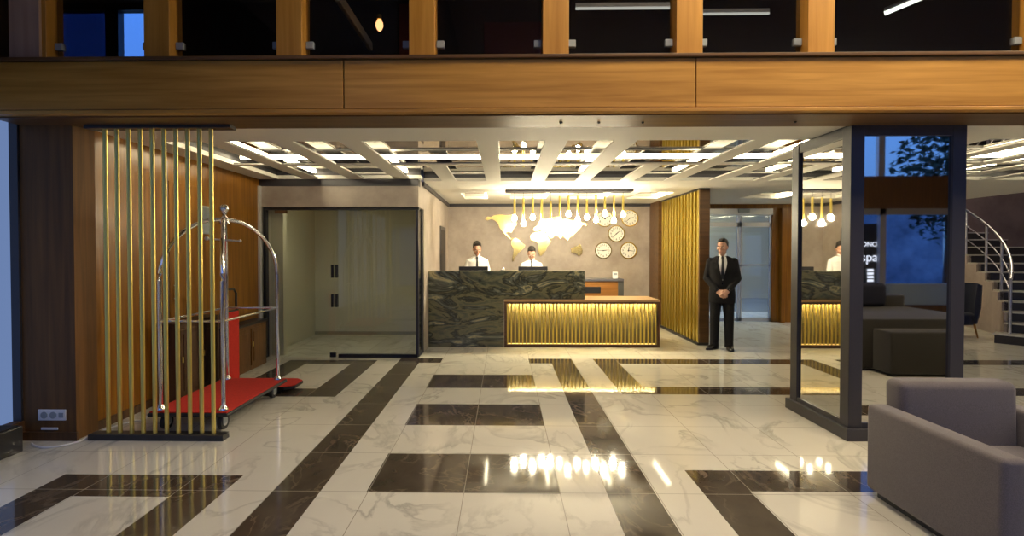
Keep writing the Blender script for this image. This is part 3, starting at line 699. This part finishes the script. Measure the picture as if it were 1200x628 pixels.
t = thing('corner_sofa', 'big charcoal fabric sofa by the street windows, reflected in the column', 'sofa', (5.6, 1.2, 0))
MB().box(4.78, 6.4, 1.765, 2.08, .03, .56, .02, 3).build('arm', F_sofa, t, 50)
MB().box(4.55, 6.4, .255, 1.76, .03, .68, .02, 3).build('seat', F_sofa, t, 50)
MB().box(4.6, 6.4, -.1, .25, .03, .86, .03, 3).build('backrest', F_sofa, t, 50)
for i, (x, y, lb) in enumerate(((5.05, .35, 'dark cushion leaning on the sofa back nearer the window post'), (5.75, .35, 'dark square cushion in the middle of the charcoal sofa'))):
    mb = MB().box(x - .24, x + .24, y - .08, y + .08, .685, 1.06, .07, 4)
    tag(mb.build('sofa_cushion', F_navy, None, 60), lb, 'cushion', 'cushions on the charcoal sofa')
t = thing('navy_armchair', 'dark navy tub armchair standing by the foot of the stairs', 'armchair', (8.25, 9.3, 0))
rings = []
mb = MB()
arc = [R(a) for a in range(-150, 151, 15)]
def tub(r, z): return [(8.25 + r * math.sin(a) , 9.3 + r * math.cos(a), z) for a in arc]
outer, inner = .38, .30
v = [[mb.b.verts.new(p) for p in tub(rr, zz)] for rr, zz in ((outer - .05, .26), (outer, .55), (outer + .01, .95), (inner + .04, .98), (inner, .55), (inner, .26))]
for A, C in zip(v, v[1:] + v[:1]):
    for k in range(len(arc) - 1): mb.b.faces.new((A[k], A[k + 1], C[k + 1], C[k]))
mb.b.faces.new([r[0] for r in v]); mb.b.faces.new([r[-1] for r in v][::-1])
mb.build('tub_shell', F_navy, t, 60)
MB().lathe([(.28, .24), (.30, .28), (.30, .40), (.27, .44)], (8.25, 9.3, 0)).build('seat_cushion', F_navy, t, 60)
for sx_ in (-1, 1):
    for sy_ in (-1, 1): MB().rod((8.25 + sx_ * .24, 9.3 + sy_ * .24, 0), (8.25 + sx_ * .2, 9.3 + sy_ * .2, .27), .012, .02).build('leg', W_wall, t, 40)

# ================================================================ CURVED STAIR
t = thing('curved_staircase', 'curved stair with dark risers, pale nosings and steel railing', 'staircase', (8.6, 8.6, 0))
CX, CY = 6.35, 11.15; RI, RO = 3.35, 4.65; da = 5.15; a0 = -52
P_tread = stone('tread_marble', (.55, .52, .46), (.35, .33, .3), .2, 2)
P_riser = plain('dark_riser', (.022, .018, .017), .35)
def pol(r, a, z): return (CX + r * math.cos(R(a)), CY + r * math.sin(R(a)), z)
for k in range(14):
    a, z = a0 + k * da, .166 * (k + 1); e = 6 if k == 0 else 0
    def wedge(ri, ro, A0, A1, z0, z1):
        n = 4; mb = MB(); pts = [pol(ri, A0 + (A1 - A0) * i / n, z0) for i in range(n + 1)] + [pol(ro, A1 - (A1 - A0) * i / n, z0) for i in range(n + 1)]
        return mb.prism(pts, (0, 0, z1 - z0))
    s_ = wedge(RI - (.12 if k == 0 else 0), RO, a, a0 + 14 * da if 0 else a + da * 1.05, 0 if k == 0 else z - .17, z - .025).build('step', P_riser, t)
    wedge(RI - (.14 if k == 0 else .015), RO, a - .35, a + da, z - .025, z).build('tread', P_tread, s_)
# stepped plaster stringer wall on the inner side
mb = MB()
for k in range(1, 14):
    a = a0 + k * da; pts = [pol(RI - .035, a, 0), pol(RI - .035, a + da, 0), pol(RI + .05, a + da, 0), pol(RI + .05, a, 0)]
    mb.prism(pts, (0, 0, .166 * (k + 1) - .026))
mb.build('stringer', mottled('stair_plaster', (.36, .29, .25), (.46, .38, .33), 2.5, .5), t)
RR = RI + .05
for k in (0, 2, 4, 6, 8, 10):
    a = a0 + (k + .5) * da; z = .166 * (k + 1)
    MB().rod(pol(RR, a, z), pol(RR, a, z + .90), .021, n=14).build('baluster', P_steel, t, 40)
def railp(h, lo=.5, hi=11): return [pol(RR, a0 + (lo + (hi - lo) * i / 30) * da, .166 * (lo + .5 + (hi - lo) * i / 30) + h) for i in range(31)]
MB().path(railp(.92), .024, 12).build('handrail', P_steel, t, 60)
for h in (.32, .60): MB().path(railp(h), .010, 8).build('mid_rail', P_steel, t, 60)
t = thing('stair_fill_lamp', 'added unseen warm fill lamp high over the curved stair', 'lamp', (10.6, 10.6, 5.2))  # fill lamp added out of view to brighten the dark stairwell
B(10.1, 11.1, 10.1, 11.1, 5.22, 5.298).build('housing', P_alu, t); B(10.15, 11.05, 10.15, 11.05, 5.20, 5.22).build('diffuser', emit('stair_fill_light', (1, .82, .6), 9), t)
t = thing('column_fill_lamp', 'added flush fill lamp in the ceiling behind the mirrored column', 'lamp', (7.6, 10.3, 2.6))  # fill lamp added out of sight to brighten the stair stringer
B(7.4, 7.9, 9.98, 10.5, 2.588, 2.599).build('housing', P_alu, t); B(7.43, 7.87, 10.01, 10.47, 2.58, 2.588).build('diffuser', emit('fill_downlight', WARM, 22), t)
tag(MB().path([(9.6, 12.5, 2.75), (11.3, 12.5, 1.75), (12.5, 12.5, 1.2)], .025, 10).build('wall_handrail', P_black), 'thin dark handrail fixed on the plum wall behind the stair', 'handrail')

# ================================================================ BEYOND THE STREET WINDOWS
def leafy_tree(x, y, h, rad, label):
    t = thing('street_tree', label, 'tree', (x, y, 0))
    MB().path([(x, y, 0), (x + .05, y, h * .3), (x - .03, y + .02, h * .62)], [.13, .10, .06], 10).path([(x, y, h * .35), (x + .5, y, h * .6)], [.06, .03], 8).build('trunk', W_dk, t, 60)
    b = bmesh.new()
    for _ in range(1500):
        u = Vector((random.gauss(0, 1), random.gauss(0, 1), random.gauss(0, 1))).normalized() * rad * random.random() ** .4
        c = Vector((x, y, h * .62)) + Vector((u.x, u.y * .6, u.z * 1.25)); m = Matrix.Rotation(random.random() * 6.3, 3, Vector((random.random(), random.random(), random.random())).normalized())
        s = random.uniform(.06, .13); b.faces.new([b.verts.new(c + m @ Vector(p) * s) for p in ((-1, 0, 0), (0, -.5, .15), (1, 0, 0), (0, .5, .15))])
    me = D.meshes.new('foliage'); b.to_mesh(me); b.free(); link_mesh('foliage', me, mottled('leaf_green', (.010, .03, .012), (.03, .07, .03), 4, .7) if 'leaf_green' not in MATS else MATS['leaf_green'], t)
leafy_tree(11.3, -4.6, 5.6, 1.4, 'dark leafy tree outside the street window, reflected in the column')
leafy_tree(3.0, -5.5, 5.0, 1.3, 'dark leafy tree outside the middle of the street windows')
st(B(-6, 15, -9, -3.2, -.12, 0).build('ground_street', plain('street_paving', (.10, .11, .13), .5)))
o = st(B(-6, 15, -9.2, -9, 0, 3.4).build('wall_facade', mottled('blue_grey_facade', (.10, .13, .2), (.28, .34, .46), 1.2, .7)))
tag(B(6.5, 12.6, -4.0, -3.92, .75, .80).box(6.5, 6.55, -4, -3.92, 0, .8).box(12.5, 12.55, -4, -3.92, 0, .8).build('street_rail', P_steel) if 0 else MB().box(6.5, 12.6, -3.62, -3.54, .76, .81).box(6.5, 12.6, -3.6, -3.56, 0, .76).build('street_parapet', plain('pale_blue_panel', (.5, .55, .62), .4)), 'low pale panel wall outside the street window', 'parapet')
t = thing('street_sign', 'lit spa sign of white letters standing outside the street window', 'sign', (8.46, -3.35, .0))
B(8.18, 8.71, -3.40, -3.35, .82, 2.2, .01).build('board', P_black, t)
E_sign = emit('sign_letter_light', (.75, .78, 1), 1.2)
def sign_text(s, size, x, z):
    me = text_mesh(s, size, .004); me.transform(Matrix.Translation((x, -3.345, z)) @ Matrix.Rotation(R(90), 4, 'X')); link_mesh('lettering', me, E_sign, t)
sign_text('ONO', .15, 8.42, 1.72); sign_text('spa', .30, 8.42, 1.42)
for z in (.3,): MB().rod((8.26, -3.375, 0), (8.26, -3.375, .83), .02).build('leg', P_black, t); MB().rod((8.63, -3.375, 0), (8.63, -3.375, .83), .02).build('leg', P_black, t)
for k in range(4): B(8.38, 8.52, -3.35, -3.342, 1.10 - k * .08, 1.155 - k * .08).build('lit_mark', E_sign, t)

# ================================================================ PEOPLE
SKIN = mottled('skin', (.50, .27, .18), (.58, .33, .23), 30, .5)
SKIN2 = mottled('tan_skin', (.42, .22, .14), (.50, .28, .185), 30, .5)
HAIR = plain('dark_hair', (.014, .010, .008), .5)
SHIRT = mottled('white_shirt', (.74, .73, .70), (.82, .81, .78), 20, .7)
SUIT = weave('black_suit', (.008, .008, .009), (.014, .013, .015)); SUIT.node_tree.nodes['Principled BSDF'].inputs['Sheen Weight'].default_value = .03; SUIT.node_tree.nodes['Principled BSDF'].inputs['Specular IOR Level'].default_value = .2
TIE = plain('black_tie', (.012, .012, .014), .5)
LEATHER = plain('black_leather', (.012, .011, .011), .25)
LIPM = plain('lip_skin', (.36, .13, .10), .45)
EYEW = plain('eye_white', (.75, .73, .70), .25)
IRIS = plain('dark_iris', (.02, .012, .008), .15)
def chain(mb, pts, rad):
    pts = [Vector(p) for p in pts]
    for p, r in zip(pts, rad): mb.ball(p, r, 14, 10)
    for a, b, r0, r1 in zip(pts, pts[1:], rad, rad[1:]):
        if (b - a).length > 1e-4: mb.rod(a, b, r0, r1, 14)
def ellring(z, rx, ry, cx=0, cy=0, n=28, pw=2.3):
    out = []
    for k in range(n):
        a = 2 * math.pi * k / n; c, s = math.cos(a), math.sin(a)
        out.append((cx + rx * math.copysign(abs(c) ** (2 / pw), c), cy + ry * math.copysign(abs(s) ** (2 / pw), s), z))
    return out
def add_ell(mb, M, c, r, u=20, v=14, rot=None):
    t = bmesh.new(); bmesh.ops.create_uvsphere(t, u_segments=u, v_segments=v, radius=1)
    L = Matrix.Translation(c) @ (rot.to_4x4() if rot else Matrix.Identity(4)) @ Matrix.Diagonal((*r, 1))
    mb._add(t, M @ L)
def head_parts(mb, M):
    """head about its own centre (eye level at z 0), face to -y"""
    add_ell(mb, M, (0, .012, .035), (.074, .094, .085))
    add_ell(mb, M, (0, -.006, -.02), (.066, .078, .075))
    add_ell(mb, M, (0, -.022, -.060), (.050, .058, .050))
    add_ell(mb, M, (0, -.060, -.098), (.022, .020, .018))
    add_ell(mb, M, (0, -.076, .018), (.052, .016, .012))
    add_ell(mb, M, (0, -.095, -.022), (.010, .014, .026), rot=Matrix.Rotation(R(-18), 3, 'X'))
    add_ell(mb, M, (0, -.102, -.040), (.015, .012, .010))
    for s in (-1, 1):
        add_ell(mb, M, (s * .040, -.066, -.028), (.022, .018, .018))
        add_ell(mb, M, (s * .076, .012, -.010), (.009, .020, .032), rot=Matrix.Rotation(R(-8), 3, 'X'))
    add_ell(mb, M, (0, -.080, -.068), (.026, .012, .012))
def face_parts(body, M, parent_scale=1):
    for s in (-1, 1):
        mb = MB(); add_ell(mb, M, (s * .031, -.076, -.001), (.0135, .011, .0055)); e = mb.build('eye', EYEW, body, 60)
        mb = MB(); add_ell(mb, M, (s * .030, -.0855, -.001), (.0058, .003, .0050)); mb.build('iris', IRIS, e, 60)
        mb = MB(); add_ell(mb, M, (s * .032, -.0875, .021), (.021, .006, .0042), rot=Matrix.Rotation(s * R(6), 3, 'Y')); mb.build('eyebrow', HAIR, body, 60)
    mb = MB(); add_ell(mb, M, (0, -.0915, -.066), (.021, .006, .0035)); add_ell(mb, M, (0, -.0905, -.073), (.018, .006, .0045)); mb.build('lips', LIPM, body, 60)
def hair_part(body, M, front=.052, tall=.0):
    mb = MB(); add_ell(mb, M, (0, .030, .060 + tall / 2), (.081, .090, .080 + tall / 2)); add_ell(mb, M, (0, .050, .01), (.077, .070, .075))
    add_ell(mb, M, (0, -.034, .105 + tall / 2), (.056, .044, .026 + tall / 2)); add_ell(mb, M, (.018, -.04, .112 + tall), (.044, .038, .022))
    for s in (-1, 1): add_ell(mb, M, (s * .071, .012, .045), (.010, .024, .040))
    me = remeshed(mb, .008, 2); 
    for v in me.vertices: v.co += Vector((random.uniform(-1, 1), random.uniform(-1, 1), random.uniform(-1, 1))) * .0022
    link_mesh('hair', me, HAIR, body, 180)
def hand(mb, wrist, knuck, side, up, curl, palm_w=.076):
    """palm from wrist to knuckles, five separate fingers that bend towards -up"""
    w, k = Vector(wrist), Vector(knuck); d = (k - w).normalized(); up = Vector(up).normalized(); s = d.cross(up).normalized() * side
    up = s.cross(d).normalized() * side
    L = (k - w).length
    for i in range(4):
        o = (i - 1.5) * palm_w / 4
        chain(mb, [w + s * o * .55 + d * .01, w + s * o + d * L], [.0155, .0115])
    lens = [(.038, .024, .020), (.044, .028, .021), (.041, .026, .020), (.032, .020, .018)]
    for i in range(4):
        o = (i - 1.5) * palm_w / 3.6
        p = k + s * o; a = 0; pts = [p]
        for j, ln in enumerate(lens[i]):
            a += R(curl[j] + 3 * i); pts.append(pts[-1] + (d * math.cos(a) - up * math.sin(a)) * ln)
        chain(mb, pts, [.0092, .0085, .0078, .0065])
    b = w + s * (-palm_w * .42) + d * .022
    chain(mb, [b, b - s * .022 + d * .028 - up * .012, b - s * .020 + d * .055 - up * .022, b - s * .012 + d * .076 - up * .030], [.014, .0115, .010, .0078])
def finish(root, me_body):
    pass

def person_base(name, label, loc, group, arms, headM, skin, h=1.0):
    mb = MB()
    head_parts(mb, headM)
    hc = headM.translation
    chain(mb, [(0, .012, 1.40), (0, .008, 1.47), hc + Vector((0, .018, -.05))], [.062, .054, .054])
    mb.loft([ellring(z, rx, ry, 0, cy) for z, rx, ry, cy in ((.90, .14, .095, .0), (1.0, .135, .095, 0), (1.12, .125, .09, 0), (1.28, .15, .10, .0), (1.38, .16, .09, .005), (1.44, .10, .06, .01))])
    for s in (-1, 1):
        chain(mb, [(s * .085, 0, .90), (s * .10, -.012, .50), (s * .105, .012, .09)], [.080, .052, .036])
        chain(mb, [(s * .105, .012, .09), (s * .106, .0, .05)], [.034, .032])
    for s, (sh, el, wr, kn, side, up, curl) in arms.items():
        chain(mb, [sh, el, wr], [.045, .037, .026]); hand(mb, wr, kn, side, up, curl)
    me = remeshed(mb, .0065, 2, .5)
    o = link_mesh(name, me, skin, None, 180)
    me.transform(Matrix.Translation(o.location)); o.location = (0, 0, 0)      # origin between the feet
    return o
def clothe(body, cloth, arms, base_off):
    pass
def torso_y(z, prof):
    for (z0, rx0, ry0, c0), (z1, rx1, ry1, c1) in zip(prof, prof[1:]):
        if z0 <= z <= z1:
            u = (z - z0) / (z1 - z0); return rx0 + (rx1 - rx0) * u, ry0 + (ry1 - ry0) * u, c0 + (c1 - c0) * u
    return prof[-1][1:]
def front(x, z, prof, off):
    rx, ry, c = torso_y(z, prof); q = max(0, 1 - min(1, abs(x) / rx) ** 2.3) ** (1 / 2.3)
    return Vector((x, c - ry * q - off, z))
def patch(rows, prof, off, thick=.004, nx=6):
    """cloth piece lying on the chest: rows = (z, x_left, x_right)"""
    b = MB(); g = [[front(xl + (xr - xl) * i / nx, z, prof, off) for i in range(nx + 1)] for z, xl, xr in rows]
    A = [[b.b.verts.new(p) for p in r] for r in g]; C = [[b.b.verts.new(p + Vector((0, thick, 0))) for p in r] for r in g]
    m, n = len(A), nx + 1
    for i in range(m - 1):
        for j in range(nx):
            b.b.faces.new((A[i][j], A[i][j + 1], A[i + 1][j + 1], A[i + 1][j])); b.b.faces.new((C[i][j], C[i + 1][j], C[i + 1][j + 1], C[i][j + 1]))
    for i in range(m - 1):
        b.b.faces.new((A[i][0], A[i + 1][0], C[i + 1][0], C[i][0])); b.b.faces.new((A[i][nx], C[i][nx], C[i + 1][nx], A[i + 1][nx]))
    for j in range(nx):
        b.b.faces.new((A[0][j], C[0][j], C[0][j + 1], A[0][j + 1])); b.b.faces.new((A[-1][j], A[-1][j + 1], C[-1][j + 1], C[-1][j]))
    return b
def shoes(body, legs):
    for s in (-1, 1):
        ank, yaw = legs[s]; mb = MB(); M = Matrix.Translation((ank[0], ank[1], 0)) @ Matrix.Rotation(yaw, 4, 'Z')
        rr = [ellring(z, rx, ry, 0, cy, 20) for z, rx, ry, cy in ((.0, .047, .145, -.055), (.018, .049, .147, -.055), (.045, .045, .135, -.05), (.066, .040, .095, -.015), (.085, .038, .055, .025), (.10, .038, .050, .028))]
        mb.loft([[M @ Vector(p) for p in ring] for ring in rr]); mb.build('shoe', LEATHER, body, 60)

def standing(name, label, loc, rz, scale, arms, headM, skin, suit, tall_hair):
    o = person_base(name, label, loc, None, arms, headM, skin)
    tag(o, label, 'person')
    legs = {-1: ((-.105, .0), R(-38)), 1: ((.112, .0), R(8))} if suit else {-1: ((-.105, .01), R(-10)), 1: ((.105, .01), R(10))}
    face_parts(o, headM); hair_part(o, headM, tall=tall_hair)
    # trousers
    mb = MB(); mb.loft([ellring(z, rx, ry, 0, cy) for z, rx, ry, cy in ((.80, .165, .11, 0), (.90, .172, .122, .0), (1.0, .160, .115, 0), (1.04, .155, .11, 0))])
    for s in (-1, 1): chain(mb, [(s * .088, 0, .86), (s * .102, -.006, .50), (s * .108, .012, .10)], [.098, .076, .066]); mb.rod((s * .108, .012, .10), (s * .109, .005, .04), .066, .070)
    link_mesh('trousers', remeshed(mb, .011, 3), SUIT, o, 180)
    shoes(o, legs)
    if suit:
        prof = [(.74, .195, .130, .005), (.86, .196, .135, .0), (1.0, .182, .125, -.003), (1.12, .176, .122, -.004), (1.28, .198, .134, .0), (1.38, .205, .122, .006), (1.45, .150, .085, .012), (1.485, .085, .066, .014)]
        mb = MB(); mb.loft([ellring(z, rx, ry, 0, cy) for z, rx, ry, cy in prof])
        for s, (sh, el, wr, *_r) in arms.items():
            sh = Vector(sh); el = Vector(el); wr = Vector(wr); end = el + (wr - el) * .93
            chain(mb, [sh + Vector((0, 0, -.01)), el, end], [.064, .054, .042])
        link_mesh('jacket', remeshed(mb, .010, 3), SUIT, o, 180)
        for s, (sh, el, wr, *_r) in arms.items():
            el = Vector(el); wr = Vector(wr); MB().rod(el + (wr - el) * .92, el + (wr - el) * .985, .040, .036, 18).build('shirt_cuff', SHIRT, o, 60)
        patch([(1.10, -.004, .004), (1.20, -.028, .030), (1.30, -.050, .052), (1.38, -.062, .064), (1.44, -.055, .057), (1.475, -.048, .05)], prof, .010, .012).build('shirt_front', SHIRT, o, 60)
        patch([(1.12, -.006, .006), (1.17, -.024, .024), (1.30, -.021, .021), (1.42, -.014, .014), (1.455, -.019, .019), (1.475, -.016, .016)], prof, .025, .014, 4).build('tie', TIE, o, 60)
        for s in (-1, 1):
            rows = [(1.10, .004, .010), (1.18, .022, .062), (1.27, .045, .098), (1.33, .058, .095), (1.345, .060, .115), (1.40, .066, .10), (1.46, .056, .078)]
            patch([(z, s * a, s * b_) for z, a, b_ in rows], prof, .016, .014, 4).build('lapel', SUIT, o, 60)
        for z in (1.05, .95): MB().rod(front(.0, z, prof, .004), front(0, z, prof, .010), .011, n=14).build('button', LEATHER, o, 40)
    else:
        prof = [(.96, .165, .115, .0), (1.04, .165, .118, 0), (1.14, .166, .116, 0), (1.28, .182, .125, .0), (1.38, .188, .112, .006), (1.44, .140, .080, .012), (1.475, .074, .062, .014)]
        mb = MB(); mb.loft([ellring(z, rx, ry, 0, cy) for z, rx, ry, cy in prof])
        for s, (sh, el, wr, *_r) in arms.items():
            sh = Vector(sh); el = Vector(el); wr = Vector(wr)
            chain(mb, [sh + Vector((0, 0, -.008)), el, el + (wr - el) * .9], [.057, .050, .038])
        link_mesh('shirt', remeshed(mb, .010, 3), SHIRT, o, 180)
        patch([(1.02, -.005, .005), (1.07, -.026, .026), (1.25, -.022, .022), (1.42, -.014, .014), (1.445, -.020, .020), (1.47, -.017, .017)], prof, .017, .014, 4).build('tie', TIE, o, 60)
    # collar wings
    for s in (-1, 1):
        MB().prism([(s * .006, -.070, 1.468), (s * .062, -.040, 1.485), (s * .058, -.030, 1.525), (s * .030, -.062, 1.500)], (0, .006, 0)).build('collar', SHIRT, o)
    o.location = loc; o.rotation_euler = (0, 0, rz); o.scale = (scale,) * 3
    return o
def head_matrix(turn, nod, z=1.615, y=-.01):
    return Matrix.Translation((0, y, z)) @ Matrix.Rotation(turn, 4, 'Z') @ Matrix.Rotation(nod, 4, 'X')
armsA = {-1: ((-.170, .005, 1.405), (-.228, .0, 1.13), (-.082, -.185, .935), (-.012, -.225, .885), 1, (-.25, -1, .15), (18, 25, 20)),
         1: ((.170, .005, 1.405), (.228, .0, 1.13), (.075, -.200, .945), (.018, -.252, .888), -1, (.2, -1, .25), (32, 42, 30))}
standing('person', 'man in a black suit and tie standing with clasped hands beside gold slats', (3.46, 7.98, 0), R(-20), 1.0, armsA, head_matrix(R(-22), R(3), 1.625), SKIN, True, .004)
armsB = {-1: ((-.155, .0, 1.385), (-.225, -.05, 1.12), (-.13, -.19, 1.02), (-.11, -.26, 1.0), 1, (0, 0, 1), (20, 25, 20)),
         1: ((.155, .0, 1.385), (.225, -.05, 1.12), (.13, -.19, 1.02), (.11, -.26, 1.0), -1, (0, 0, 1), (20, 25, 20))}
standing('person', 'receptionist in white shirt and black tie standing nearer the doorway, head bowed', (-.51, 9.34, 0), R(4), .995, armsB, head_matrix(R(8), R(20), 1.61, -.03), SKIN2, False, .012)
standing('person', 'receptionist in white shirt bowing his head under the world map', (.51, 9.34, 0), R(-2), .945, armsB, head_matrix(R(-2), R(30), 1.605, -.045), SKIN, False, .014)
